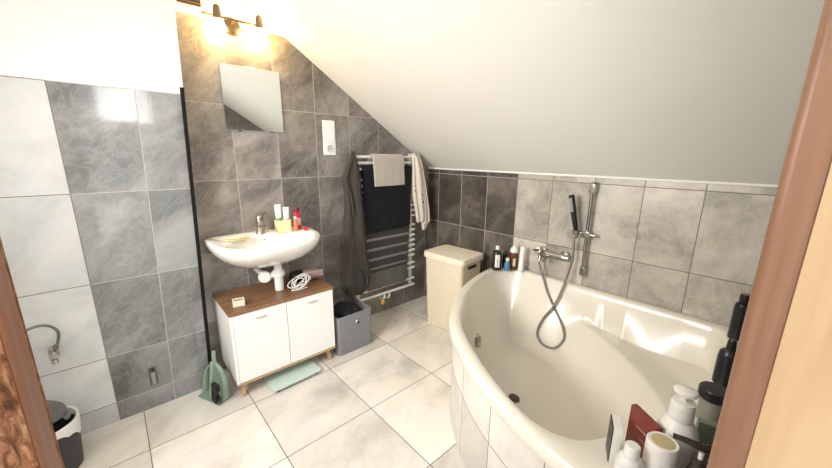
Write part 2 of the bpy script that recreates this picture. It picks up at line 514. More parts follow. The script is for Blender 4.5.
# ------------------------------------------------------------------ laundry hamper
HRZ = math.radians(8)
hp = thing('laundry_hamper', 'cream woven rectangular laundry hamper with flat lid in the back corner', 'laundry hamper', (-.236, -.530, 0), math.radians(4))
WOV = mat('woven_cream', (.80, .72, .56), .7)
nt = WOV.node_tree; b = nt.nodes['Principled BSDF']
tc = nt.nodes.new('ShaderNodeTexCoord'); bk = nt.nodes.new('ShaderNodeTexBrick'); mp = nt.nodes.new('ShaderNodeMapping')
mp.inputs['Rotation'].default_value = (PI/2, 0, 0); mp.inputs['Scale'].default_value = (1, 1, 1)
cmb = nt.nodes.new('ShaderNodeCombineXYZ'); sx = nt.nodes.new('ShaderNodeSeparateXYZ'); ad = nt.nodes.new('ShaderNodeMath'); ad.operation = 'ADD'
nt.links.new(tc.outputs['Object'], sx.inputs[0]); nt.links.new(sx.outputs[0], ad.inputs[0]); nt.links.new(sx.outputs[1], ad.inputs[1])
nt.links.new(ad.outputs[0], cmb.inputs[0]); nt.links.new(sx.outputs[2], cmb.inputs[1])
nt.links.new(cmb.outputs[0], bk.inputs['Vector'])
bk.inputs['Scale'].default_value = 40; bk.inputs['Mortar Size'].default_value = .035; bk.inputs['Mortar Smooth'].default_value = .6
bk.inputs['Color1'].default_value = (.82, .74, .58, 1); bk.inputs['Color2'].default_value = (.78, .70, .54, 1); bk.inputs['Mortar'].default_value = (.66, .57, .41, 1)
nt.links.new(bk.outputs['Color'], b.inputs['Base Color'])
bp = nt.nodes.new('ShaderNodeBump'); bp.inputs['Strength'].default_value = .4; bp.inputs['Distance'].default_value = .003
nt.links.new(bk.outputs['Fac'], bp.inputs['Height']); bp.invert = True; nt.links.new(bp.outputs['Normal'], b.inputs['Normal'])
HL = mat('hamper_lid', (.84, .77, .62), .55, noise_amt=.02)
bm = BM()
hw, hd = .268, .362
loft(bm, [[(x*(s), y*(s), z) for x, y in rrect(hw, hd, .03)] for z, s in ((0, .88), (.005, .885), (.2, .925), (.4, .96), (.555, .985))])
mesh_obj('body', bm, WOV, hp)
bm = BM()
loft(bm, [[(x*s, y*s, z) for x, y in rrect(hw+.016, hd+.016, .035)] for z, s in ((.551, .96), (.551, 1.0), (.557, 1.012), (.585, 1.012), (.594, .995), (.597, .96), (.595, .90), (.597, .5))])
mesh_obj('lid', bm, HL, hp)
bm = BM(); box(bm, -.055, .055, -hd/2*.975-.0045, -hd/2*.975+.01, .505, .53, .006)
setp(mesh_obj('handle_slot', bm, mat('slot_dark', (.03, .025, .02), .8), hp), 'dark handle slot')

# ------------------------------------------------------------------ fabric box with clothes
FELT = mat('grey_felt', (.23, .235, .255), .9, noise_amt=.08, nscale=120, bump=.2, bscale=300)
fb = thing('storage_box', 'grey felt storage box with a metal eyelet, on the floor under the towel radiator', 'storage box', (-1.015, -.225, 0))
bm = BM()
W, D, H = .265, .27, .275
rings = [[(x, y, z) for x, y in rrect(W*s, D*s, .02*s)] for z, s in ((0, .97), (.006, 1), (.14, 1.01), (H, 1.02))]
rings += [[(x, y, z) for x, y in rrect(W*s, D*s, .018*s)] for z, s in ((H+.001, .97), (H-.01, .955), (.02, .94))]
loft(bm, rings)
mesh_obj('body', bm, FELT, fb)
bm = BM(); lathe(bm, [(.011, 0), (.011, .003), (.017, .003), (.019, 0)], (0, 0, 0), 24, M=Matrix.Translation((.02, -D/2*1.013, .205)) @ Matrix.Rotation(PI/2, 4, 'X'))
setp(mesh_obj('eyelet', bm, CHROME, fb), 'metal ring eyelet')
bm = BM(); lathe(bm, [(0, .001), (.011, .001), (.011, 0), (0, 0)], (0, 0, 0), 20, M=Matrix.Translation((.02, -D/2*1.013-.0008, .205)) @ Matrix.Rotation(PI/2, 4, 'X'))
setp(mesh_obj('eyelet_hole', bm, BPLAST, fb), 'dark hole inside the eyelet')
def heap(name, cx, cy, z0, rx, ry, hz, m, seed, lumps=.35):
    bm = BM()
    bmesh.ops.create_icosphere(bm, subdivisions=4, radius=1)
    for v in bm.verts:
        n = noise.noise(v.co*1.7+Vector((seed, 0, 0)))*lumps + noise.noise(v.co*4+Vector((0, seed, 0)))*lumps*.4
        s = 1+n
        x, y, z = v.co.x*s, v.co.y*s, v.co.z*s
        x = max(-1, min(1, x)); y = max(-1, min(1, y))
        v.co = Vector((cx+x*rx, cy+y*ry, z0+max(z, -.2)*hz))
    return mesh_obj(name, bm, m)
o = heap('crumpled_clothes', -1.015, -.225, .225, .110, .110, .058, mat('navy_cloth', (.012, .013, .02), .9), 3.1)
setp(o, 'crumpled dark navy clothes lying inside the grey felt box', 'clothes')

# ------------------------------------------------------------------ towel radiator
rad = thing('towel_rail', 'white ladder towel radiator hung with towels on the grey tiled wall', 'towel radiator', (-.54, -.06, .2))
RW = mat('radiator_white', (.86, .85, .82), .25)
RX0, RX1, RY = -.808, -.272, -.070
def L(p): return (p[0]+.54, p[1]+.06, p[2]-.2)
for x in (RX0, RX1):
    bm = BM(); box(bm, x-.015, x+.015, -.075, -.045, .215, 1.325, .006)
    bmesh.ops.translate(bm, vec=(.54, .06, -.2), verts=bm.verts)
    mesh_obj('upright', bm, RW, rad)
zs = [1.298, 1.255, 1.212] + [1.135-.0445*k for k in range(8)] + [.745-.0445*k for k in range(7)] + [.41, .365, .268, .208]
bm = BM(); cyl(bm, L((RX0-.018, -.088, 0)), L((RX1+.026, -.088, 0)), .0105, 14)
first = None
for z in zs:
    if first is None:
        first = mesh_obj('rung', bm, RW, rad); o = first
    else:
        o = first.copy(); COL.objects.link(o); o.parent = rad
    o.location = (0, 0, z)
bm = BM()
for x in (-.56, -.51): tube(bm, [L((x, -.080, .205)), L((x, -.075, .165)), L((x, -.062, .145)), L((x, -.03, .142)), L((x, -.001, .142))], .010, n=14, sub=4)
mesh_obj('valve_pipe', bm, RW, rad)
bm = BM(); lathe(bm, [(0, 0), (.014, 0), (.016, .006), (.016, .03), (.012, .036), (0, .036)], L((-.595, -.1, .125)), 18)
setp(mesh_obj('valve_cap', bm, mat('yellow_plastic', (.75, .48, .05), .4), rad), 'small yellow valve cap')
for x in (RX0, RX1):
    for z in (.35, 1.15):
        bm = BM(); cyl(bm, L((x, -.045, z)), L((x, -.001, z)), .009, 12); mesh_obj('wall_bracket', bm, RW, rad)

# ------------------------------------------------------------------ cloth things
def cloth_mat(name, col, amt=.1, bump=.3, stripes=None, dots=None):
    m = mat(name, col, .92, noise_amt=amt, nscale=90, bump=bump, bscale=260, sheen=.2)
    nt = m.node_tree; b = nt.nodes['Principled BSDF']; N = nt.nodes.new; Lk = nt.links.new
    if stripes:
        tc = N('ShaderNodeTexCoord'); sp = N('ShaderNodeSeparateXYZ'); Lk(tc.outputs['Object'], sp.inputs[0])
        mr = N('ShaderNodeMapRange'); mr.inputs['From Min'].default_value = stripes['z0']; mr.inputs['From Max'].default_value = stripes['z1']
        Lk(sp.outputs[2], mr.inputs['Value'])
        r = N('ShaderNodeValToRGB'); r.color_ramp.interpolation = 'CONSTANT'
        els = stripes['els']
        r.color_ramp.elements[0].position = els[0][0]; r.color_ramp.elements[0].color = (*els[0][1], 1)
        r.color_ramp.elements[1].position = els[1][0]; r.color_ramp.elements[1].color = (*els[1][1], 1)
        for p, c in els[2:]:
            e = r.color_ramp.elements.new(p); e.color = (*c, 1)
        Lk(mr.outputs[0], r.inputs['Fac']); Lk(r.outputs['Color'], b.inputs['Base Color'])
    if dots:
        tc = N('ShaderNodeTexCoord'); v = N('ShaderNodeTexVoronoi'); v.inputs['Scale'].default_value = dots[1]
        Lk(tc.outputs['Object'], v.inputs['Vector'])
        r = N('ShaderNodeValToRGB'); r.color_ramp.interpolation = 'CONSTANT'
        r.color_ramp.elements[0].color = (*dots[0], 1); r.color_ramp.elements[1].position = dots[2]; r.color_ramp.elements[1].color = (*col, 1)
        Lk(v.outputs['Distance'], r.inputs['Fac']); Lk(r.outputs['Color'], b.inputs['Base Color'])
    return m

def draped(name, xl_top, xr_top, xl_bot, xr_bot, ztop, zbot, zback, m, yf=-.108, yb=-.072, fold=.006, nf=3, seed=0, slant=0, thick=.006, hem=.0):
    """towel over a rung: hangs down the back a little, over the rung, down the front"""
    bm = BM()
    rr = abs(yf-yb)/2; yc = (yf+yb)/2
    path = []   # (y, z, s) s=0 top .. 1 bottom of front
    nb, na, nfv = 5, 6, 22
    for k in range(nb): path.append((yb, zback+(ztop-rr-zback)*k/nb, 0))
    for k in range(na+1):
        a = PI*k/na
        path.append((yc+rr*math.cos(a), ztop-rr+rr*math.sin(a), 0))
    for k in range(1, nfv+1):
        t = k/nfv
        path.append((yf, ztop-rr+(zbot-ztop+rr)*t, t))
    nx = 30
    V = []
    for i in range(nx+1):
        u = i/nx
        col = []
        for (y, z, s) in path:
            x = (xl_top+(xl_bot-xl_top)*s)*(1-u) + (xr_top+(xr_bot-xr_top)*s)*u
            w = fold*s*math.sin(u*PI*2*nf+seed)+fold*.5*s*noise.noise((u*5+seed, s*3, 0))
            yy = y - abs(w) if y <= yc else y
            zz = z + (slant*(u-.5)*s if s > 0 else 0)
            col.append(bm.verts.new((x, yy, zz)))
        V.append(col)
    for i in range(nx):
        for j in range(len(path)-1):
            bm.faces.new((V[i][j], V[i+1][j], V[i+1][j+1], V[i][j+1]))
    o = mesh_obj(name, bm, m, auto=180)
    add_mod_solid(o, thick, 0)
    return o
T_W = cloth_mat('towel_grey_white', (.50, .46, .42))
T_N = cloth_mat('towel_navy', (.003, .004, .007))
T_N.node_tree.nodes['Principled BSDF'].inputs['Sheen Weight'].default_value = 0
g1, g2, g3 = (.035, .035, .036), (.20, .195, .19), (.11, .107, .10)
T_S = cloth_mat('towel_striped', (.1, .1, .1), stripes=dict(z0=.25, z1=.80, els=[(0, g3), (.30, g1), (.345, g2), (.375, g1), (.475, g2), (.51, g1), (.62, g2), (.655, g1), (.765, g2), (.80, g1)]))
o = draped('hand_towel', -.685, -.395, -.675, -.388, 1.318, 1.085, 1.245, T_W, yf=-.129, yb=-.066, seed=1, nf=2, fold=.003)
setp(o, 'small pale grey towel over the top rungs of the radiator', 'towel')
o = draped('bath_towel', -.768, -.306, -.775, -.322, 1.232, .745, .80, T_N, yf=-.116, yb=-.070, seed=2, nf=2, slant=.02, fold=.004)
setp(o, 'dark navy towel hanging on the middle of the radiator', 'towel')
o = draped('striped_towel', -.768, -.312, -.738, -.352, .772, .272, .40, T_S, yf=-.1035, yb=-.0735, seed=3, nf=2.5, fold=.004)
setp(o, 'charcoal towel with pale horizontal stripes hanging below the navy towel', 'towel')

# bathrobe hanging from the radiator's left end
ROBE = cloth_mat('robe_taupe', (.046, .039, .033), .15)
def hanging(name, rows, m, folds=5, amp=.012, seed=0, thick=.012):
    """rows: (z, x_left, x_right, y_centre, half depth) - closed soft body with vertical folds"""
    bm = BM(); n = 48; rings = []
    zz = [r[0] for r in rows]
    # interpolate rows
    sub = 6; fine = []
    for a, b in zip(rows, rows[1:]):
        for k in range(sub):
            t = k/sub; t2 = t
            fine.append([a[i]+(b[i]-a[i])*t2 for i in range(5)])
    fine.append(list(rows[-1]))
    for z, xl, xr, yc, hd in fine:
        ring = []
        for k in range(n):
            a = 2*PI*k/n
            cx = (xl+xr)/2; hw = (xr-xl)/2
            f = 1 + .48*math.sin(a*folds+seed+z*1.8+1.2*noise.noise((z*3, a, seed))) * (1 if math.sin(a) < 0 else .3)
            f2 = 1 + .07*math.sin(a*folds*2+seed*2+z*4)
            ca, sa = math.cos(a), math.sin(a)
            cx += .006*noise.noise((z*7, seed, 1.1)); hw *= 1 + .10*noise.noise((z*6, seed*3, 2.2))
            xx = cx + hw*math.copysign(abs(ca)**.8, ca)
            yy = yc + hd*math.copysign(abs(sa)**.8, sa)*f*f2
            yy = min(yy, -.1005)
            ring.append((xx + .004*noise.noise((z*9, a, seed)), yy, z + .01*noise.noise((a*2, z, seed))))
        rings.append(ring)
    loft(bm, rings)
    return mesh_obj(name, bm, m, auto=180)
robe = thing('bathrobe', 'dark taupe bathrobe hanging over the left end of the radiator', 'bathrobe', (0, 0, 0))
o = hanging('robe_body', [(1.335, -.850, -.826, -.115, .012), (1.30, -.872, -.820, -.120, .018), (1.24, -.905, -.812, -.126, .023), (1.155, -.945, -.800, -.130, .027),
                          (1.06, -.930, -.797, -.132, .029), (.85, -.942, -.785, -.136, .032), (.6, -.960, -.768, -.138, .034), (.45, -.972, -.745, -.140, .035), (.36, -.972, -.748, -.14, .034), (.30, -.950, -.790, -.135, .028)], ROBE, folds=6, seed=1.2)
o.parent = robe
bm = BM(); tube(bm, [(-.85, -.138, 1.31), (-.90, -.150, 1.22), (-.925, -.155, 1.14), (-.90, -.165, 1.05), (-.885, -.170, .9)], .007, n=8, sub=5)
mesh_obj('lapel_edge', bm, ROBE, robe)
bm = BM(); tube(bm, [(-.865, -.180, .50), (-.82, -.185, .475), (-.765, -.172, .46)], .020, n=10, sub=5); tube(bm, [(-.83, -.185, .47), (-.825, -.19, .40), (-.835, -.185, .33)], .011, n=8, sub=5)
setp(mesh_obj('belt', bm, cloth_mat('robe_belt', (.014, .013, .014)), robe), 'black knotted belt')

GARM = cloth_mat('garment_print', (.74, .69, .60), .03, dots=((.04, .04, .05), 18, .17))
gm = thing('pyjama_top', 'white nightwear garment with dark specks hanging at the right end of the radiator', 'garment')
o = hanging('garment_body', [(1.325, -.298, -.266, -.115, .010), (1.30, -.300, -.240, -.12, .016), (1.22, -.302, -.215, -.124, .020), (1.10, -.300, -.195, -.126, .022), (.95, -.287, -.180, -.126, .022), (.85, -.268, -.170, -.126, .021), (.79, -.256, -.172, -.126, .018), (.765, -.246, -.190, -.122, .013)], GARM, folds=5, seed=.4)
o.parent = gm
o = hanging('sleeve', [(1.315, -.262, -.232, -.113, .010), (1.25, -.246, -.203, -.118, .015), (1.10, -.215, -.165, -.120, .018), (.95, -.190, -.133, -.120, .018), (.84, -.182, -.108, -.120, .018), (.765, -.178, -.098, -.120, .016), (.74, -.185, -.125, -.120, .014), (.690, -.176, -.150, -.118, .008)], GARM, folds=4, seed=2.1)
o.parent = gm

# ------------------------------------------------------------------ washbasin
bs = thing('washbasin', 'white wall-hung ceramic washbasin above the small oak-topped cabinet', 'washbasin', (-1.475, 0, .845))
def basin_outline(s, n=64):
    """half superellipse: flat back at y=0, bowed front"""
    pts = []
    hw, d = .298*s[0], .455*s[1]
    for k in range(n):
        a = 2*PI*k/n
        ca, sa = math.cos(a), math.sin(a)
        if sa >= 0:
            x = hw*math.copysign(abs(ca)**.35, ca); y = -.10*s[1] + .098*abs(sa)**.35
        else:
            x = hw*math.copysign(abs(ca)**.72, ca); y = -.10*s[1] - (d-.10*s[1])*abs(sa)**.85
        pts.append((x, y))
    return pts
bm = BM(); rings = []
for s, z, dy in (((.30, .34), -.185, 0), ((.42, .42), -.178, 0), ((.60, .60), -.155, 0), ((.80, .78), -.115, 0), ((.93, .92), -.070, 0), ((.985, .985), -.035, 0), ((1, 1), -.014, 0), ((.995, .995), -.003, 0), ((.975, .975), 0, 0)):
    rings.append([(x, min(y, -.002), z) for x, y in basin_outline(s)])
# inner bowl
def bowl_ring(f, z):
    return [(.235*f*math.cos(2*PI*k/64), -.275+.150*f*math.sin(2*PI*k/64), z) for k in range(64)]
for f, z in ((1.03, -.001), (1.0, -.006), (.95, -.03), (.85, -.07), (.65, -.105), (.35, -.12), (.08, -.124)):
    rings.append(bowl_ring(f, z))
loft(bm, rings)
mesh_obj('bowl', bm, CERAM, bs, auto=70)
bm = BM(); lathe(bm, [(0, .002), (.009, .002), (.013, 0), (.013, -.004), (0, -.004)], (0, 0, 0), 20, M=Matrix.Translation((-.005, -.131, -.035)) @ Matrix.Rotation(PI/2*.85, 4, 'X'))
og = setp(mesh_obj('overflow_ring', bm, CHROME, bs), 'chrome overflow ring')
bm = BM(); lathe(bm, [(0, .003), (.0085, .003), (.0085, .0021), (0, .0021)], (0, 0, 0), 18, M=Matrix.Translation((-.005, -.131, -.035)) @ Matrix.Rotation(PI/2*.85, 4, 'X')); mesh_obj('overflow_hole', bm, BPLAST, og)
tap = BM()
lathe(tap, [(0, 0), (.026, 0), (.026, .006), (.022, .012), (.020, .06), (.022, .075), (.020, .085), (0, .09)], (-.005, -.075, 0), 22)
tp = mesh_obj('tap', tap, NICKEL, bs)
bm = BM(); tube(bm, [(-.005, -.09, .045), (-.005, -.14, .056), (-.005, -.185, .050)], lambda t: .014-.002*t, n=14, sub=5); lathe(bm, [(0, 0), (.011, 0), (.011, .016), (0, .016)], (-.005, -.182, .030), 14)
o = mesh_obj('spout', bm, NICKEL, tp)
bm = BM(); lathe(bm, [(0, .0), (.021, 0), (.021, .012), (.014, .022), (0, .024)], (-.005, -.075, .088), 20); tube(bm, [(-.005, -.075, .104), (.02, -.06, .113), (.045, -.045, .118)], lambda t: .006, n=10, sub=4)
o = mesh_obj('lever', bm, NICKEL, tp)
# trap
bm = BM()
cyl(bm, (.035, -.20, -.345+.012), (.035, -.20, -.20), .026, 24); cyl(bm, (.035, -.20, -.21), (.035, -.20, -.165), .022, 20)
lathe(bm, [(0, 0), (.030, 0), (.036, .004), (.036, .028), (.030, .034), (0, .034)], (.035, -.20, -.245), 24)
tube(bm, [(.035, -.20, -.235), (-.005, -.19, -.238), (-.028, -.15, -.240), (-.03, -.08, -.240), (-.03, -.004, -.240)], .017, n=14, sub=6)
tr = mesh_obj('bottle_trap', bm, WPLAST, bs)
bm = BM(); lathe(bm, [(0, 0), (.034, 0), (.036, .006), (.032, .018), (0, .018)], (0, 0, 0), 24, M=Matrix.Translation((-.040, -.185, -.238)) @ Matrix.Rotation(PI/2, 4, 'X') @ Matrix.Rotation(-.3, 4, 'Y'))
mesh_obj('trap_nut', bm, WPLAST, tr)

BZ = .8455
# soap dish
sd = thing('soap_dish', 'pale yellow oval soap dish on the left of the washbasin', 'soap dish', (-1.635, -.165, BZ))
YEL = mat('pale_yellow', (.80, .72, .42), .35)
bm = BM(); lathe(bm, [(0, 0), (.055, 0), (.066, .006), (.07, .012), (.066, .013), (.05, .007), (0, .006)], (0, 0, 0), 36, sx=1, sy=.62)
mesh_obj('dish', bm, YEL, sd)
bm = BM(); bmesh.ops.create_uvsphere(bm, u_segments=24, v_segments=12, radius=1)
for v in bm.verts: v.co = Vector((v.co.x*.042, v.co.y*.026, .0155+v.co.z*.0085))
mesh_obj('soap_bar', bm, mat('soap', (.86, .80, .55), .4), sd)
# tumbler with tubes
cup = thing('tumbler', 'square pale yellow tumbler holding toothpaste tubes on the washbasin', 'tumbler', (-1.360, -.125, BZ))
bm = BM()
loft(bm, [[(x*s, y*s, z) for x, y in rrect(.088, .062, .014)] for z, s in ((0, .95), (.003, .98), (.075, 1.0), (.077, .98), (.075, .94), (.006, .91))])
mesh_obj('cup_body', bm, YEL, cup)
def tube_pack(name, label, loc, tilt, h, w, mbody, mcap, rz=0, capband=None):
    t = thing(name, label, 'tube', loc, rz); t.rotation_euler = (tilt[0], tilt[1], rz)
    # stands cap-down: crimped flat end at the top
    bm = BM(); rings = []
    for k in range(9):
        f = k/8
        z = .024 + (h-.024)*f
        a, b_ = w*.42*(1-f)+w*.5*f, w*.42*(1-f)+.0015*f
        rings.append([(a*math.cos(2*PI*j/24), b_*math.sin(2*PI*j/24), z) for j in range(24)])
    loft(bm, rings); o = mesh_obj('tube_body', bm, mbody, t)
    bm = BM(); lathe(bm, [(0, 0), (w*.36, 0), (w*.38, .003), (w*.38, .022), (w*.34, .0238), (0, .0238)], n=20); mesh_obj('cap', bm, mcap, t)
    if capband:
        bm = BM()
        rr = []
        for f in (.08, .42):
            z = .024+(h-.024)*f; a, b_ = (w*.42*(1-f)+w*.5*f)+.0006, (w*.42*(1-f)+.0015*f)+.0006
            rr.append([(a*math.cos(2*PI*j/24), b_*math.sin(2*PI*j/24), z) for j in range(24)])
        loft(bm, rr, cap0=False, cap1=False); mesh_obj('print', bm, capband, t)
    return t
GRN = mat('green_print', (.20, .42, .16), .4)
RED = mat('red_plastic', (.55, .03, .05), .3)
tube_pack('toothpaste_tube', 'taller white toothpaste tube with a green print, left one in the yellow tumbler', (-1.380, -.122, BZ+.008), (.02, -.03), .165, .039, WPLAST, GRN, capband=GRN)
tube_pack('hand_cream_tube', 'shorter white tube, right one in the yellow tumbler', (-1.340, -.126, BZ+.008), (.03, .02), .145, .038, WPLAST, WPLAST, capband=mat('grey_print', (.55, .58, .55), .4))
bt = thing('red_bottle', 'red bottle with dark cap beside the yellow tumbler on the washbasin', 'bottle', (-1.262, -.105, BZ))
bm = BM(); loft(bm, [[(x*s, y*s, z) for x, y in rrect(.044, .030, .010)] for z, s in ((0, .92), (.004, 1), (.085, 1), (.105, .85), (.112, .6))])
mesh_obj('bottle_body', bm, RED, bt)
bm = BM(); lathe(bm, [(0, .1122), (.014, .1122), (.015, .115), (.015, .135), (.012, .14), (0, .14)], n=18); mesh_obj('cap', bm, mat('dark_red_cap', (.20, .02, .03), .3), bt)
bm = BM(); box(bm, -.016, .016, -.0165, -.0152, .03, .075); mesh_obj('paper_label', bm, mat('pink_label', (.75, .45, .45), .5), bt)
tt = thing('small_jar', 'tiny orange-red tube standing in front of the red bottle', 'tube', (-1.292, -.15, BZ))
bm = BM(); lathe(bm, [(0, 0), (.012, 0), (.013, .002), (.012, .05), (.010, .075), (0, .076)], n=18); mesh_obj('tube_body', bm, mat('orange_red', (.72, .20, .10), .35), tt)
bm = BM(); lathe(bm, [(0, .0765), (.008, .0765), (.008, .092), (0, .093)], n=14); mesh_obj('cap', bm, WPLAST, tt)
tt.name = 'lotion_tube'
tb = thing('bottle_cap', 'little red cap lying at the right edge of the washbasin', 'cap', (-1.232, -.165, BZ))
bm = BM(); lathe(bm, [(0, 0), (.014, 0), (.015, .002), (.015, .014), (.013, .016), (0, .016)], n=18); mesh_obj('cap_body', bm, RED, tb)

# ------------------------------------------------------------------ vanity cabinet
CX0, CX1, CYF, CYB, CZ0, CZ1 = -1.760, -1.172, -.362, -.012, .080, .510
cab = thing('vanity_cabinet', 'white two-door bathroom cabinet with oak top and splayed wooden legs', 'cabinet', ((CX0+CX1)/2, (CYF+CYB)/2, 0))
ox, oy = (CX0+CX1)/2, (CYF+CYB)/2
hw = (CX1-CX0)/2; hd = (CYB-CYF)/2
bm = BM(); box(bm, -hw, hw, -hd+.018, hd, CZ0+.014, CZ1-.018, .001)
mesh_obj('carcass', bm, WHITEP, cab)
bm = BM(); box(bm, -hw-.003, hw+.003, -hd-.003, hd, CZ1-.0175, CZ1, .002)
setp(mesh_obj('top_board', bm, OAK, cab), 'oak top board')
bm = BM(); box(bm, -hw, hw, -hd, hd, CZ0, CZ0+.0135, .0015)
setp(mesh_obj('bottom_board', bm, OAKL, cab), 'pale oak bottom board')
for sx_, (a, b_) in ((-1, (-hw+.014, -.0015)), (1, (.0015, hw-.002))):
    bm = BM(); box(bm, a, b_, -hd, -hd+.0165, CZ0+.016, CZ1-.020, .0015)
    d = mesh_obj('door', bm, WHITEP, cab)
    hx = (a+b_)/2 + (.0 if sx_ < 0 else .01)
    bm = BM(); box(bm, hx-.028, hx+.028, -hd-.007, -hd-.0003, CZ1-.066, CZ1-.058, .002)
    setp(mesh_obj('handle', bm, mat('handle_pale', (.62, .62, .60), .3, metal=.6), d), 'slim metal handle')
bm = BM(); box(bm, -hw, -hw+.0125, -hd, -hd+.0165, CZ0+.014, CZ1-.018, .001); mesh_obj('side_panel', bm, WHITEP, cab)
for sx_ in (-1, 1):
    for sy_ in (-1, 1):
        bm = BM(); cyl(bm, (sx_*(hw-.045)*1.0, sy_*(hd-.045), CZ0-.0005), (sx_*(hw-.028), sy_*(hd-.022), 0), .019, 18, .011)
        mesh_obj('leg', bm, OAKL, cab)

# things on the cabinet
CT = CZ1+.0005
mbx = thing('match_box', 'small white open box with wooden contents on the cabinet top', 'box', (-1.688, -.272, CT), math.radians(-10))
bm = BM()
loft(bm, [[(x*s, y*s, z) for x, y in rrect(.058, .046, .003, 2)] for z, s in ((0, 1), (.032, 1), (.0325, .95), (.032, .90), (.024, .89))])
mesh_obj('box_body', bm, mat('cream_card', (.82, .77, .66), .6), mbx)
bm = BM()
for k in range(4): box(bm, -.020+.011*k, -.012+.011*k, -.016, .016, .0245, .030, .001)
mesh_obj('contents', bm, OAKL, mbx)
# hairdryer
hdv = thing('hair_dryer', 'dark hairdryer with a rose metallic barrel lying on the cabinet under the washbasin', 'hair dryer', (-1.255, -.165, CT+.04), math.radians(-14))
ROSE = mat('rose_metal', (.42, .33, .31), .3, metal=.5)
bm = BM(); M = Matrix.Rotation(PI/2, 4, 'Y')
lathe(bm, [(0, -.085), (.028, -.085), (.036, -.075), (.039, -.05), (.038, -.02)], n=26, M=M); hb = mesh_obj('motor_housing', bm, BPLAST, hdv)
bm = BM(); lathe(bm, [(.038, -.0195), (.037, .02), (.031, .075), (.028, .105), (.022, .105), (.022, .09), (0, .09)], n=26, M=M); lathe(bm, [(.038, -.0195), (0, -.0195)], n=26, M=M)
setp(mesh_obj('barrel', bm, ROSE, hdv), 'rose metallic barrel')
bm = BM(); tube(bm, [(-.04, .02, -.012), (-.055, .07, -.020), (-.075, .125, -.024)], lambda t: .017-.003*t, n=14, sub=5); mesh_obj('grip', bm, BPLAST, hdv)
# white cable coil
cb = BM(); pts = []
for k in range(140):
    t = k/139; a = t*2*PI*5
    r = .040+.010*math.sin(t*17)+.004*math.sin(a*1.3)
    pts.append((-1.338+r*1.15*math.cos(a)+.012*math.sin(t*9), -.252+.5*r*math.sin(a)-.01*t, CT+.045+.040*math.sin(a+.6)*(.7+.3*math.sin(t*7))+.002))
mn = min(p[2] for p in pts)
pts = [(x, y, z-mn+CT+.0035) for x, y, z in pts]
pts += [(-1.38, -.262, CT+.004), (-1.395, -.275, CT+.004), (-1.35, -.29, CT+.004), (-1.30, -.28, CT+.004)]
tube(cb, pts, .0028, n=7, sub=2)
o = mesh_obj('power_cable', cb, WPLAST); setp(o, 'coiled white cable leaning on the trap on the cabinet top', 'cable')

# ------------------------------------------------------------------ scale, dustpan, brush
sc = thing('bathroom_scale', 'pale green glass bathroom scale on the floor under the cabinet', 'bathroom scale', (-1.462, -.318, 0), math.radians(2))
bm = BM(); loft(bm, [[(x*s, y*s, z) for x, y in rrect(.295, .25, .02)] for z, s in ((.018, .995), (.0185, 1), (.0255, 1), (.026, .995))])
mesh_obj('glass_platform', bm, mat('green_glass', (.56, .70, .64), .08, coat=.5), sc)
bm = BM(); box(bm, -.07, .07, -.045, .045, .006, .0175, .003); mesh_obj('sensor_body', bm, BPLAST, sc)
for a in (-1, 1):
    for b_ in (-1, 1):
        bm = BM(); lathe(bm, [(0, 0), (.016, 0), (.018, .004), (.018, .0178), (0, .0178)], (a*.115, b_*.092, 0), 18); mesh_obj('foot', bm, BPLAST, sc)
for a, bb in ((-.118, .075), (.118, .085)):
    bm = BM(); box(bm, a-.02, a+.02, bb-.02, bb+.035, .0262, .029, .002); setp(mesh_obj('electrode_pad', bm, BPLAST, sc), 'black corner pad')
SAGE = mat('sage_plastic', (.27, .36, .285), .45)
SAGED = mat('sage_plastic_deep', (.22, .31, .24), .45)
dp = thing('dustpan', 'sage green dustpan standing on edge against the cabinet side', 'dustpan', (-1.842, -.238, .002), math.radians(-65))
# pan stands upright, mouth down on the floor, opening towards the camera
bm = BM()
def panpt(u, v):
    # u across -1..1, v 0 (mouth, floor) .. 1 (top near handle)
    w = .078*(1-.30*v**2.2) * math.sqrt(max(0, 1-(max(0, v-.55)/.46)**2)) if v > .55 else .078*(1-.30*v**2.2)
    w = max(w, .010)
    return (u*w, .030 - .012*v, .19*v)
Vp = sgrid(bm, lambda i, j: panpt(i*2-1, j), 12, 14)
o = mesh_obj('pan_back', bm, SAGED, dp); add_mod_solid(o, .004)
bm = BM()
rim = [panpt(-1, j/14) for j in range(15)] + [panpt(1, 1-j/14) for j in range(15)]
rings = []
for (x, y, z) in rim:
    pass
depth = lambda z: .055*(1-z/.24)
ra = [Vector((x, y+.0025, z)) for x, y, z in rim]; rb = [Vector((x*1.04, y-depth(z)-.004, z+.002)) for x, y, z in rim]
va = [bm.verts.new(p) for p in ra]; vb = [bm.verts.new(p) for p in rb]
for i in range(len(va)-1): bm.faces.new((va[i], va[i+1], vb[i+1], vb[i]))
o = mesh_obj('pan_rim', bm, SAGE, dp); add_mod_solid(o, .006)
bm = BM(); box(bm, -.085, .085, -.052, .034, 0, .006, .002); mesh_obj('mouth_lip', bm, SAGED, dp)
bm = BM(); tube(bm, [(0, .012, .182), (.006, .006, .23), (.016, .004, .275)], lambda t: .011-.002*t, n=12, sub=5, flat=.6); mesh_obj('handle', bm, SAGE, dp)
br = thing('hand_brush', 'sage green hand brush with black bristles clipped into the dustpan', 'brush', (-1.874, -.289, .022), math.radians(-65))
br.rotation_euler = (math.radians(4), math.radians(13), math.radians(-65))
bm = BM(); tube(bm, [(0, 0, .02), (-.002, 0, .09), (0, .0, .16), (.003, .003, .26)], lambda t: .012-.006*math.sin(min(1, t*1.2)*PI/2)+.002*t, n=12, sub=6, flat=.7)
mesh_obj('brush_handle', bm, SAGE, br)
bm = BM()
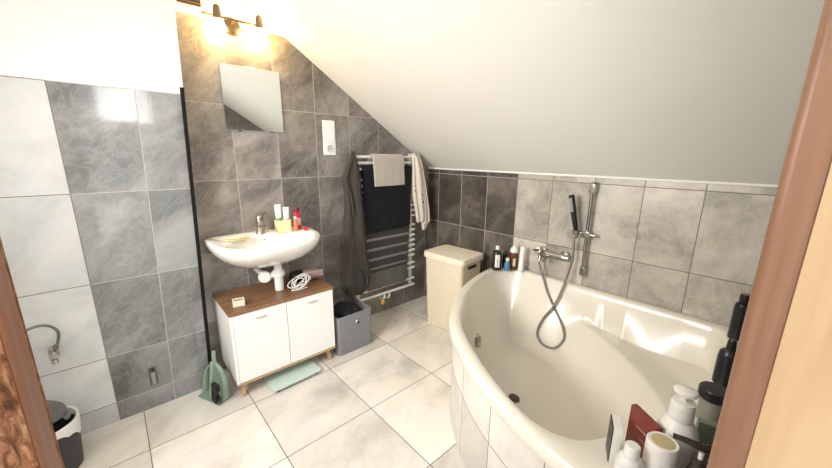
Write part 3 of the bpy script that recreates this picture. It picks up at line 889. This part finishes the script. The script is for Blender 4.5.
for i in range(11):
    for j in range(3):
        tube(bm, [(.010+.001*j, -.008+.006*j, .020+.0105*i), (.050+.006*math.sin(i), -.014+.009*j, .014+.0115*i)], .0048, n=6)
o = mesh_obj('bristles', bm, BPLAST, br); o['kind'] = 'stuff'

# ------------------------------------------------------------------ mirror, lamp, switch, vent
mr = thing('wall_mirror', 'square frameless mirror on the grey tiles above the washbasin', 'mirror', (-1.428, -.003, 1.6145))
mr.rotation_euler = (math.radians(-.6), 0, 0)
bm = BM(); box(bm, -.1605, .1605, -.007, -.001, -.1725, .1725, .0015)
m_ = mat('mirror_glass', (.80, .82, .80), .02, metal=1); mesh_obj('glass', bm, m_, mr, smooth=False)
for x in (-.09, .09):
    bm = BM(); box(bm, x-.008, x+.008, -.0095, -.0005, -.179, -.168, .001); mesh_obj('clip', bm, CHROME, mr)

lp = thing('wall_lamp', 'brushed metal wall lamp bar with two lit globes above the mirror', 'lamp', (-1.505, 0, 1.978))
bm = BM(); lathe(bm, [(0, .022), (.030, .022), (.040, .018), (.044, .008), (.045, .001), (0, .001)], n=30, M=Matrix.Rotation(PI/2, 4, 'X')); mesh_obj('wall_plate', bm, BRONZE, lp)
bm = BM(); tube(bm, [(-.150, -.06, .018), (.135, -.06, .018)], .006, n=12); cyl(bm, (0, -.02, .006), (0, -.06, .018), .007); mesh_obj('bar', bm, BRONZE, lp)
BULB = mat('lit_bulb', (1, .9, .7), .3, emit=(1, .62, .22), es=40)
for x in (-.082, .122):
    bm = BM(); lathe(bm, [(0, .055), (.010, .054), (.015, .046), (.019, .02), (.022, -.012), (.018, -.012), (0, -.010)], (x, -.078, .010), 24); mesh_obj('lamp_holder', bm, BRONZE, lp)
    bm = BM(); lathe(bm, [(0, -.004), (.016, -.006), (.026, -.02), (.033, -.04), (.033, -.055), (.025, -.073), (.012, -.082), (0, -.084)], (x, -.078, .007), 26); setp(mesh_obj('bulb', bm, BULB, lp), 'glowing warm globe')

sw = thing('switch_panel', 'tall white switch and socket panel on the tiles right of the mirror', 'switch', (-.957, 0, 1.4225))
bm = BM(); box(bm, -.046, .046, -.010, -.0005, -.114, .114, .004); mesh_obj('frame', bm, WHITEP, sw)
for z in (.074, 0.003):
    bm = BM(); box(bm, -.034, .034, -.015, -.0102, z-.032, z+.032, .003); mesh_obj('rocker', bm, WHITEP, sw)
bm = BM(); lathe(bm, [(0, .002), (.018, .002), (.0205, .006), (.024, .006), (.025, 0), (0, 0)], n=28, M=Matrix.Translation((0, -.0103, -.070)) @ Matrix.Rotation(PI/2, 4, 'X')); s_ = mesh_obj('socket', bm, mat('socket_grey', (.62, .62, .60), .4), sw)
for x in (-.008, .008):
    bm = BM(); lathe(bm, [(0, .001), (.0025, .001), (.0025, 0), (0, 0)], n=10, M=Matrix.Translation((x, -.0125, -.070)) @ Matrix.Rotation(PI/2, 4, 'X')); mesh_obj('pin_hole', bm, BPLAST, s_)

vt = thing('vent_grille', 'dark slatted vent grille at the top of the wall left of the lamp', 'vent', (-1.692, 0, 2.085))
bm = BM(); box(bm, -.052, .052, -.012, -.0005, -.05, .05, .003); mesh_obj('backing', bm, mat('vent_dark', (.05, .042, .038), .5), vt)
for k in range(6):
    bm = BM(); box(bm, -.047, .047, -.018, -.0122, -.042+.0155*k, -.035+.0155*k, .001); mesh_obj('slat', bm, mat('vent_slat', (.16, .13, .11), .4, metal=.4) if k == 0 else bpy.data.materials['vent_slat'], vt)

# ------------------------------------------------------------------ left corner: bin, valve, bracket
bn = thing('waste_bin', 'dark grey bin with white liner on the floor at the left wall', 'bin', (-2.468, -.300, 0))
DG = mat('bin_grey', (.035, .035, .038), .45)
bm = BM(); lathe(bm, [(0, 0), (.088, 0), (.092, .004), (.108, .22), (.104, .22), (.09, .01), (0, .01)], n=36); mesh_obj('bin_body', bm, DG, bn)
bm = BM()
prof = [(.1085, .175), (.110, .2), (.1115, .222), (.108, .232), (.102, .226), (.10, .19)]
lathe(bm, prof, n=40)
for v in bm.verts:
    if v.co.z < .2:
        a = math.atan2(v.co.y, v.co.x); v.co.z += .018*math.sin(a*5)+.01*math.sin(a*11+1); 
o = mesh_obj('liner', bm, mat('white_bag', (.82, .83, .83), .35), bn); o['label'] = 'white bag liner folded over the rim'
bm = BM(); lathe(bm, [(0, .018), (.06, .015), (.10, .004), (.105, -.004), (.098, -.006), (0, -.004)], n=36, M=Matrix.Translation((-.02, .0, .285)) @ Matrix.Rotation(math.radians(14), 4, 'Y')); mesh_obj('lid', bm, mat('bin_lid', (.11, .105, .105), .4), bn)
bm = BM(); box(bm, -.128, -.110, -.02, .02, .15, .29, .004); mesh_obj('hinge', bm, DG, bn)

vv = thing('angle_valve', 'chrome angle valve with a braided hose on the pale tiles at far left', 'valve', (-2.400, AD, .465))
bm = BM(); lathe(bm, [(0, .003), (.018, .003), (.022, .001), (.022, -.0005), (0, -.0005)], n=24, M=Matrix.Rotation(PI/2, 4, 'X')); mesh_obj('rosette', bm, CHROME, vv)
bm = BM(); cyl(bm, (0, -.003, 0), (0, -.055, 0), .010); cyl(bm, (-.01, -.042, -.022), (-.01, -.042, .014), .009); lathe(bm, [(0, .0), (.016, 0), (.018, .004), (.016, .020), (0, .022)], n=16, M=Matrix.Translation((0, -.055, 0)) @ Matrix.Rotation(PI/2, 4, 'X')); lathe(bm, [(0, 0), (.011, 0), (.011, .018), (0, .018)], (-.006, -.042, -.048), 16); mesh_obj('valve_body', bm, CHROME, vv)
bm = BM(); tube(bm, [(.0, -.045, .012), (.018, -.05, .05), (.026, -.055, .095), (.008, -.06, .130), (-.025, -.062, .143), (-.065, -.064, .133), (-.105, -.065, .10), (-.14, -.065, .04)], .0055, n=10, sub=6)
setp(mesh_obj('braided_hose', bm, mat('braid', (.20, .195, .18), .35, metal=.8, bump=.4, bscale=500), vv), 'braided steel hose')

wb = thing('wall_bracket', 'small grey metal bracket low on the glossy dark tiles at left', 'bracket', (-2.093, AD, .18))
bm = BM(); box(bm, -.016, .016, -.008, -.0005, -.05, .052, .003); mesh_obj('plate', bm, mat('bracket_grey', (.13, .135, .135), .3, metal=.6), wb)
bm = BM(); box(bm, -.009, .009, -.018, -.0085, -.042, .03, .003); mesh_obj('rail', bm, mat('bracket_pale', (.30, .31, .31), .3, metal=.6), wb)
bm = BM(); lathe(bm, [(0, .012), (.006, .012), (.009, .009), (.009, 0), (0, 0)], n=14, M=Matrix.Translation((0, -.0085, .041)) @ Matrix.Rotation(PI/2, 4, 'X')); mesh_obj('screw', bm, BPLAST, wb)

# ------------------------------------------------------------------ bath mixer, shower rail, hose, hand shower
mx = thing('bath_mixer', 'chrome bath mixer on the pale tiles above the tub', 'mixer', (0, -1.205, .693))
bm = BM(); cyl(bm, (-.055, .085, 0), (-.055, -.085, 0), .022, 22); mesh_obj('mixer_body', bm, CHROME, mx)
for y in (-.075, .075):
    bm = BM(); lathe(bm, [(0, 0), (.033, 0), (.033, .006), (.025, .014), (.014, .018), (.014, .05), (0, .05)], n=24, M=Matrix.Translation((-.0005, y, 0)) @ Matrix.Rotation(-PI/2, 4, 'Y')); mesh_obj('wall_union', bm, CHROME, mx)
bm = BM(); lathe(bm, [(0, 0), (.024, 0), (.026, .006), (.026, .03), (.020, .038), (0, .04)], n=24, M=Matrix.Translation((-.07, .062, .012)) @ Matrix.Rotation(-PI/2*.75, 4, 'Y')); tube(bm, [(-.10, .062, .025), (-.13, .066, .034), (-.155, .07, .036)], lambda t: .008-.002*t, n=10, sub=4); mesh_obj('lever', bm, CHROME, mx)
bm = BM(); cyl(bm, (-.055, -.082, 0), (-.055, -.120, 0), .024, 22, .020); mesh_obj('control_knob', bm, CHROME, mx)
bm = BM(); cyl(bm, (-.062, .065, -.02), (-.070, .065, -.052), .013, 18); mesh_obj('hose_outlet', bm, CHROME, mx)
bm = BM(); tube(bm, [(-.06, .02, -.012), (-.105, .02, -.02), (-.125, .02, -.038)], .012, n=12, sub=5); mesh_obj('bath_spout', bm, CHROME, mx)

sr = thing('shower_rail', 'slim vertical chrome shower rail on the pale tiled wall', 'shower rail', (0, -1.408, .605))
bm = BM(); cyl(bm, (-.042, 0, .0), (-.042, 0, .570), .0105, 18); mesh_obj('rod', bm, CHROME, sr)
for z in (.030, .533):
    bm = BM(); box(bm, -.055, -.0005, -.015, .015, z-.026, z+.026, .005); mesh_obj('end_bracket', bm, CHROME, sr)
bm = BM(); box(bm, -.070, -.028, -.020, .020, .240, .280, .006); tube(bm, [(-.05, -.052, .260), (-.052, .038, .265)], .010, n=14); lathe(bm, [(.0145, -.012), (.020, -.012), (.022, .012), (.0155, .012), (.0145, -.012)], (-.058, .058, .265), 20); mesh_obj('slider', bm, CHROME, sr)
hs = thing('hand_shower', 'black stick hand shower held in the slider of the chrome rail', 'hand shower', (-.058, -1.350, .870))
hs.rotation_euler = (math.radians(-10), math.radians(-8), 0)
bm = BM(); loft(bm, [[(x*s, y*s, z) for x, y in rrect(.032, .030, .011, 4)] for z, s in ((.012, .6), (.02, .8), (.06, .95), (.20, 1.05), (.225, 1.0), (.23, .8))]); mesh_obj('shower_handle', bm, BPLAST, hs)
bm = BM(); box(bm, -.0205, -.0165, -.009, .009, .13, .215, .001); setp(mesh_obj('spray_face', bm, mat('spray_grey', (.28, .28, .28), .4), hs), 'grey nozzle strip')
bm = BM(); lathe(bm, [(0, -.035), (.008, -.035), (.009, -.01), (.010, .011), (0, .011)], n=16); mesh_obj('connector', bm, CHROME, hs)
HOSE = mat('steel_hose', (.27, .255, .23), .3, metal=.85, bump=.5, bscale=700)
bm = BM()
HP = [(-.0712, -1.140, .634), (-.074, -1.148, .612), (-.090, -1.190, .535), (-.1066, -1.2364, .4544), (-.1333, -1.3006, .3805), (-.1636, -1.3804, .2902), (-.2111, -1.4136, .2357),
      (-.2484, -1.3793, .1787), (-.2521, -1.3037, .1741), (-.2225, -1.2496, .2159), (-.178, -1.2593, .305), (-.142, -1.303, .3985), (-.090, -1.330, .541), (-.064, -1.350, .70), (-.060, -1.3445, .80), (-.0575, -1.345, .836)]
tube(bm, HP, .0068, n=10, sub=8)
o = mesh_obj('shower_hose', bm, HOSE); setp(o, 'looping grey metal shower hose hanging into the tub', 'hose')

# ------------------------------------------------------------------ toiletries
def bottle(name, label, loc, prof, m, cap_prof=None, mcap=None, lab=None, sx=1, sy=1, cat='bottle', rz=0, n=28):
    t = thing(name, label, cat, loc, rz)
    bm = BM(); lathe(bm, prof, n=n, sx=sx, sy=sy); mesh_obj('bottle_body', bm, m, t)
    if cap_prof:
        bm = BM(); lathe(bm, cap_prof, n=22, sx=1, sy=1); mesh_obj('cap', bm, mcap, t)
    if lab:
        r, z0, z1, a0, a1, ml = lab
        bm = BM()
        sgrid(bm, lambda u, v: ((r+.0006)*sx*math.cos(a0+(a1-a0)*u), (r+.0006)*sy*math.sin(a0+(a1-a0)*u), z0+(z1-z0)*v), 14, 2)
        o = mesh_obj('paper_label', bm, ml, t)
        if len(lab) > 6: pass
    return t
LABW = mat('label_white', (.80, .80, .77), .5)
DARKG = mat('dark_bottle', (.015, .018, .016), .18)
VA = math.radians(222)      # direction towards the camera seen from the tub ledge
RT = RZ+.0018
b1 = bottle('shampoo_bottle', 'black bottle with white label and white cap at the left end of the tub ledge', (-.180, -.885, RT),
       [(0, 0), (.030, 0), (.033, .003), (.033, .118), (.029, .131), (.015, .141), (.013, .144), (0, .144)], DARKG,
       [(0, .1445), (.012, .1445), (.013, .146), (.013, .169), (.011, .171), (0, .171)], WPLAST, (.033, .025, .115, VA-.50, VA+.50, LABW), rz=0)
bm = BM()
for zz, w in ((.078, .18), (.068, .10), (.058, .2), (.046, .07), (.036, .14)):
    sgrid(bm, lambda u, v: ((.0340)*math.cos(VA-w/2*1.5+w*1.5*u), (.0340)*math.sin(VA-w/2*1.5+w*1.5*u), zz+.006*v), 4, 1)
mesh_obj('label_print', bm, BPLAST, b1)
bottle('blue_bottle', 'small blue bottle with pale cap between the black and brown bottles on the tub ledge', (-.140, -.945, RT),
       [(0, 0), (.020, 0), (.022, .003), (.021, .045), (.012, .066), (.010, .070), (0, .070)], mat('blue_gel', (.06, .22, .38), .2),
       [(0, .0705), (.012, .0705), (.012, .088), (0, .09)], WPLAST)
bottle('dark_bottle', 'slim black bottle behind the small blue bottle on the tub ledge', (-.106, -.900, RT),
       [(0, 0), (.017, 0), (.018, .002), (.018, .10), (.012, .112), (.010, .125), (0, .126)], DARKG)
bottle('brown_bottle', 'brown bottle with a round white cap on the tub ledge by the white tube', (-.080, -.955, RT),
       [(0, 0), (.030, 0), (.032, .003), (.032, .02), (.0325, .10), (.028, .118), (.022, .122), (0, .122)], mat('amber_brown', (.13, .045, .02), .2),
       [(0, .1225), (.026, .1225), (.028, .126), (.027, .142), (.020, .157), (.008, .166), (.006, .178), (0, .179)], WPLAST, (.0325, .03, .085, VA-.3, VA+.25, mat('label_cream', (.62, .58, .45), .5)))
t = thing('lotion_tube', 'slim white tube standing on its cap, rightmost on the tub ledge', 'tube', (-.086, -1.018, RT))
bm = BM(); rings = []
for k in range(9):
    f = k/8; z = .030+.145*f; a_, b_ = .019*(1-f)+.020*f, .019*(1-f)+.0015*f
    rings.append([(b_*math.cos(2*PI*j/24)*.8, a_*math.sin(2*PI*j/24)*(1-.35*f), z) for j in range(24)])
loft(bm, rings); mesh_obj('tube_body', bm, WPLAST, t)
bm = BM(); lathe(bm, [(0, 0), (.018, 0), (.019, .003), (.019, .027), (.017, .0295), (0, .0295)], n=20); mesh_obj('cap', bm, WPLAST, t)

# near end of the tub, by the door
pb = thing('pump_bottle', 'big white pump bottle on the near tub corner by the door frame', 'pump bottle', (-1.140, -2.094, RT))
PWH = mat('pump_white', (.80, .79, .75), .35)
bm = BM(); lathe(bm, [(0, 0), (.042, 0), (.046, .004), (.046, .085), (.042, .115), (.030, .138), (.022, .145), (0, .145)], n=36); mesh_obj('bottle_body', bm, PWH, pb)
bm = BM(); lathe(bm, [(0, .1455), (.025, .1455), (.026, .150), (.026, .170), (.0245, .172), (.0245, .178), (.026, .180), (.024, .194), (.010, .197), (0, .197)], n=28); mesh_obj('collar', bm, PWH, pb)
bm = BM(); cyl(bm, (0, 0, .197), (0, 0, .214), .007, 14); lathe(bm, [(0, .2115), (.015, .2115), (.0225, .215), (.0245, .2205), (.0225, .2265), (.013, .2305), (0, .231)], n=26, sx=.85, sy=1.05); mesh_obj('pump_head', bm, PWH, pb)
jr = thing('cream_jar', 'white cylindrical jar with beige lid in front of the white pump bottle', 'jar', (-1.235, -2.082, RT))
bm = BM(); lathe(bm, [(0, 0), (.031, 0), (.033, .003), (.033, .096), (.031, .099), (0, .099)], n=32); mesh_obj('jar_body', bm, PWH, jr)
bm = BM(); lathe(bm, [(0, .0992), (.031, .0992), (.033, .102), (.033, .124), (.030, .128), (.026, .127), (0, .127)], n=32); setp(mesh_obj('lid', bm, PWH, jr), 'white screw lid')
bm = BM(); lathe(bm, [(0, .1285), (.022, .1283), (.024, .1274), (0, .1272)], n=28); setp(mesh_obj('lid_disc', bm, mat('beige_disc', (.52, .44, .24), .5), jr), 'beige lid centre')
sb = thing('white_bottle', 'short white bottle with white cap left of the beige-lidded jar', 'bottle', (-1.285, -2.035, RT))
bm = BM(); lathe(bm, [(0, 0), (.028, 0), (.030, .003), (.030, .068), (.022, .082), (.014, .086), (0, .086)], n=28); mesh_obj('bottle_body', bm, mat('white_bottle_m', (.74, .74, .72), .35), sb)
bm = BM(); lathe(bm, [(0, .0865), (.016, .0865), (.0165, .088), (.0165, .112), (.014, .115), (0, .1155)], n=22); mesh_obj('cap', bm, PWH, sb)
rbx = thing('red_box', 'upright dark red cardboard box among the toiletries on the near tub corner', 'box', (-1.168, -2.031, RT), math.radians(-35))
bm = BM(); box(bm, -.0085, .0085, -.043, .043, 0, .126, .001); mesh_obj('carton', bm, [mat('carton_red', (.22, .045, .035), .4)], rbx)
bm = BM(); box(bm, -.0091, -.0087, -.022, .018, .080, .083); mesh_obj('print', bm, mat('print_pink', (.60, .35, .30), .5), rbx)
bm = BM(); box(bm, -.0091, -.0087, -.026, .0, .055, .057); mesh_obj('print', bm, bpy.data.materials['print_pink'], rbx)
wbx = thing('white_carton', 'narrow white carton with black side left of the dark red box', 'box', (-1.222, -1.982, RT), math.radians(-66))
bm = BM(); box(bm, -.010, .010, -.028, .028, 0, .106, .001); mesh_obj('carton', bm, PWH, wbx)
bm = BM(); box(bm, -.0125, -.0102, -.027, .027, .001, .105); setp(mesh_obj('dark_panel', bm, BPLAST, wbx), 'black side panel')
dpb = thing('soap_dispenser', 'dark brown pump dispenser partly behind the door casing', 'pump bottle', (-1.240, -2.150, RT))
bm = BM(); lathe(bm, [(0, 0), (.018, 0), (.019, .003), (.019, .100), (.017, .110), (.012, .116), (0, .116)], n=28); mesh_obj('bottle_body', bm, DKBROWN, dpb)
bm = BM(); lathe(bm, [(0, .1165), (.016, .1165), (.016, .134), (0, .135)], n=22); mesh_obj('collar', bm, DKBROWN, dpb)
bm = BM(); cyl(bm, (0, 0, .135), (0, 0, .152), .005, 12); setp(mesh_obj('stem', bm, PWH, dpb), 'white pump stem')
bm = BM(); tube(bm, [(.012, -.012, .160), (0, 0, .164), (-.006, .025, .167), (-.010, .052, .166)], lambda t: .011-.005*t, n=12, sub=5, flat=.7); mesh_obj('pump_head', bm, DKBROWN, dpb)
gc = thing('green_carton', 'small grey green carton behind the dark pump dispenser', 'box', (-1.03, -2.142, RT), math.radians(15))
bm = BM(); box(bm, -.012, .012, -.022, .022, 0, .098, .001); mesh_obj('carton', bm, mat('grey_green', (.20, .24, .19), .5), gc)
bj = thing('black_jar', 'black jar with a wide flat lid on the tub rim along the door wall', 'jar', (-.860, -2.132, RT))
bm = BM(); lathe(bm, [(0, 0), (.030, 0), (.031, .003), (.031, .075), (0, .076)], n=28); mesh_obj('jar_body', bm, mat('jar_smoke', (.25, .24, .20), .25), bj)
bm = BM(); lathe(bm, [(0, .0765), (.036, .0765), (.038, .080), (.038, .104), (.035, .108), (0, .109)], n=28); mesh_obj('lid', bm, BPLAST, bj)
bottle('black_bottle', 'squat black bottle behind the black jar, lower than the bottle in the far corner', (-.600, -2.136, RT),
       [(0, 0), (.028, 0), (.030, .003), (.030, .105), (.026, .125), (.014, .135), (.012, .165), (.008, .172), (0, .172)], BPLAST, cat='bottle')
bottle('tall_bottle', 'tall black bottle in the far corner of the tub against the pale tiles', (-.150, -2.128, RT),
       [(0, 0), (.026, 0), (.028, .003), (.028, .150), (.024, .165), (.016, .170), (0, .170)], BPLAST, [(0, .1705), (.017, .1705), (.018, .173), (.018, .205), (.016, .208), (0, .208)], BPLAST)

# ------------------------------------------------------------------ rough timber post by the door
tp_ = thing('timber_post', 'rough reddish timber post right beside the doorway at the left edge', 'post', (-2.30, -1.60, 0))
BARK = bpy.data.materials.new('rough_timber'); BARK.use_nodes = True
nt = BARK.node_tree; b = nt.nodes['Principled BSDF']; N = nt.nodes.new; Lk = nt.links.new
tc = N('ShaderNodeTexCoord'); mp = N('ShaderNodeMapping'); mp.inputs['Scale'].default_value = (62, 62, 17); Lk(tc.outputs['Object'], mp.inputs['Vector'])
n1 = N('ShaderNodeTexNoise'); n1.inputs['Scale'].default_value = 1.6; n1.inputs['Detail'].default_value = 8; n1.inputs['Roughness'].default_value = .65; n1.inputs['Distortion'].default_value = 1.2; Lk(mp.outputs[0], n1.inputs['Vector'])
r = N('ShaderNodeValToRGB'); r.color_ramp.elements[0].position = .34; r.color_ramp.elements[0].color = (.13, .045, .02, 1); r.color_ramp.elements[1].position = .68; r.color_ramp.elements[1].color = (.92, .56, .33, 1)
e = r.color_ramp.elements.new(.5); e.color = (.50, .20, .09, 1)
Lk(n1.outputs['Fac'], r.inputs['Fac']); Lk(r.outputs['Color'], b.inputs['Base Color']); b.inputs['Roughness'].default_value = .88
bp = N('ShaderNodeBump'); bp.inputs['Strength'].default_value = 1.0; bp.inputs['Distance'].default_value = .02; Lk(n1.outputs['Fac'], bp.inputs['Height']); Lk(bp.outputs['Normal'], b.inputs['Normal'])
# post body local coords: right/front edge at (+.08,+-)
bm = BM(); nz = 320; rings = []
# cross-section polygon; the face towards the camera is the rough split face
for k in range(nz+1):
    z = 2.44*k/nz
    ring = []
    m_ = 44
    for i in range(m_+1):      # rough face along x at y=-.05
        x = -.13 + .2025*i/m_
        edge = min(1, min(i, m_-i)/3)
        d = .014*noise.noise((x*24, 0.3, z*7)) + .014*noise.noise((x*75, 1.3, z*16)) + .010*noise.noise((x*150, 2, z*40))
        ring.append((x, -.055 + d*edge, z))
    ring.append((.073, .055, z)); ring.append((-.13, .055, z))
    rings.append(ring)
loft(bm, rings)
mesh_obj('rough_face', bm, BARK, tp_, auto=180)
bm = BM(); 
loft(bm, [[(x, y, z) for x, y in ((.0725, -.052), (.074, -.053), (.0765, -.050), (.078, -.044), (.078, .012), (.0735, .016))] for z in [2.44*k/30 for k in range(31)]])
setp(mesh_obj('planed_edge', bm, wood_mat('planed_brown', (.20, .085, .045), (.33, .15, .085), 2, 8, .5), tp_), 'smooth brown planed edge')

# ------------------------------------------------------------------ light
W = bpy.data.worlds.new('World'); S.world = W; W.use_nodes = True
bg = W.node_tree.nodes['Background']; bg.inputs['Color'].default_value = (1.0, .985, .96, 1); bg.inputs['Strength'].default_value = .75
def area(name, loc, rot, sx, sy, power, col=(1, 1, 1), spread=180):
    d = bpy.data.lights.new(name, 'AREA'); d.shape = 'RECTANGLE'; d.size = sx; d.size_y = sy; d.energy = power; d.color = col
    d.spread = math.radians(spread)
    o = bpy.data.objects.new(name, d); COL.objects.link(o); o.location = loc; o.rotation_euler = rot; return o
# window of the hall behind the doorway
area('hall_window_light', (-1.86, -3.25, 2.0), (math.radians(80), 0, 0),   .46, .70, 5.5, (1, .985, .96))
# area lights added to brighten from the left and above; no windows there
area('added_side_light', (-2.93, -1.10, 1.36), (0, math.radians(-76), 0), .75, .9, 17, (1, .975, .93), 120)
area('added_ceiling_light', (-2.55, -1.15, 2.43), (0, 0, 0), .6, .9, 4, (.96, .985, 1))

# ------------------------------------------------------------------ camera
cam_d = bpy.data.cameras.new('Camera'); cam = bpy.data.objects.new('Camera', cam_d); COL.objects.link(cam)
cam_d.sensor_width = 36; cam_d.sensor_fit = 'HORIZONTAL'; cam_d.lens = 338.124/832*36; cam_d.clip_start = .01
Rr = ((0.74269008, -0.66955987, 0.01005136), (0.14593456, 0.17648668, 0.97342465), (0.65354001, 0.72148599, -0.22878683))
cam.matrix_world = Matrix(((Rr[0][0], Rr[1][0], -Rr[2][0], -2.11964), (Rr[0][1], Rr[1][1], -Rr[2][1], -2.18069), (Rr[0][2], Rr[1][2], -Rr[2][2], 1.31812), (0, 0, 0, 1)))
S.camera = cam
S.view_settings.view_transform = 'Standard'; S.view_settings.look = 'None'; S.view_settings.gamma = 1
S.view_settings.use_curve_mapping = False
S.view_settings.exposure = 1.2
S.cycles.use_denoising = True
S.cycles.max_bounces = 8; S.cycles.diffuse_bounces = 5; S.cycles.glossy_bounces = 4
S.cycles.sample_clamp_indirect = 6
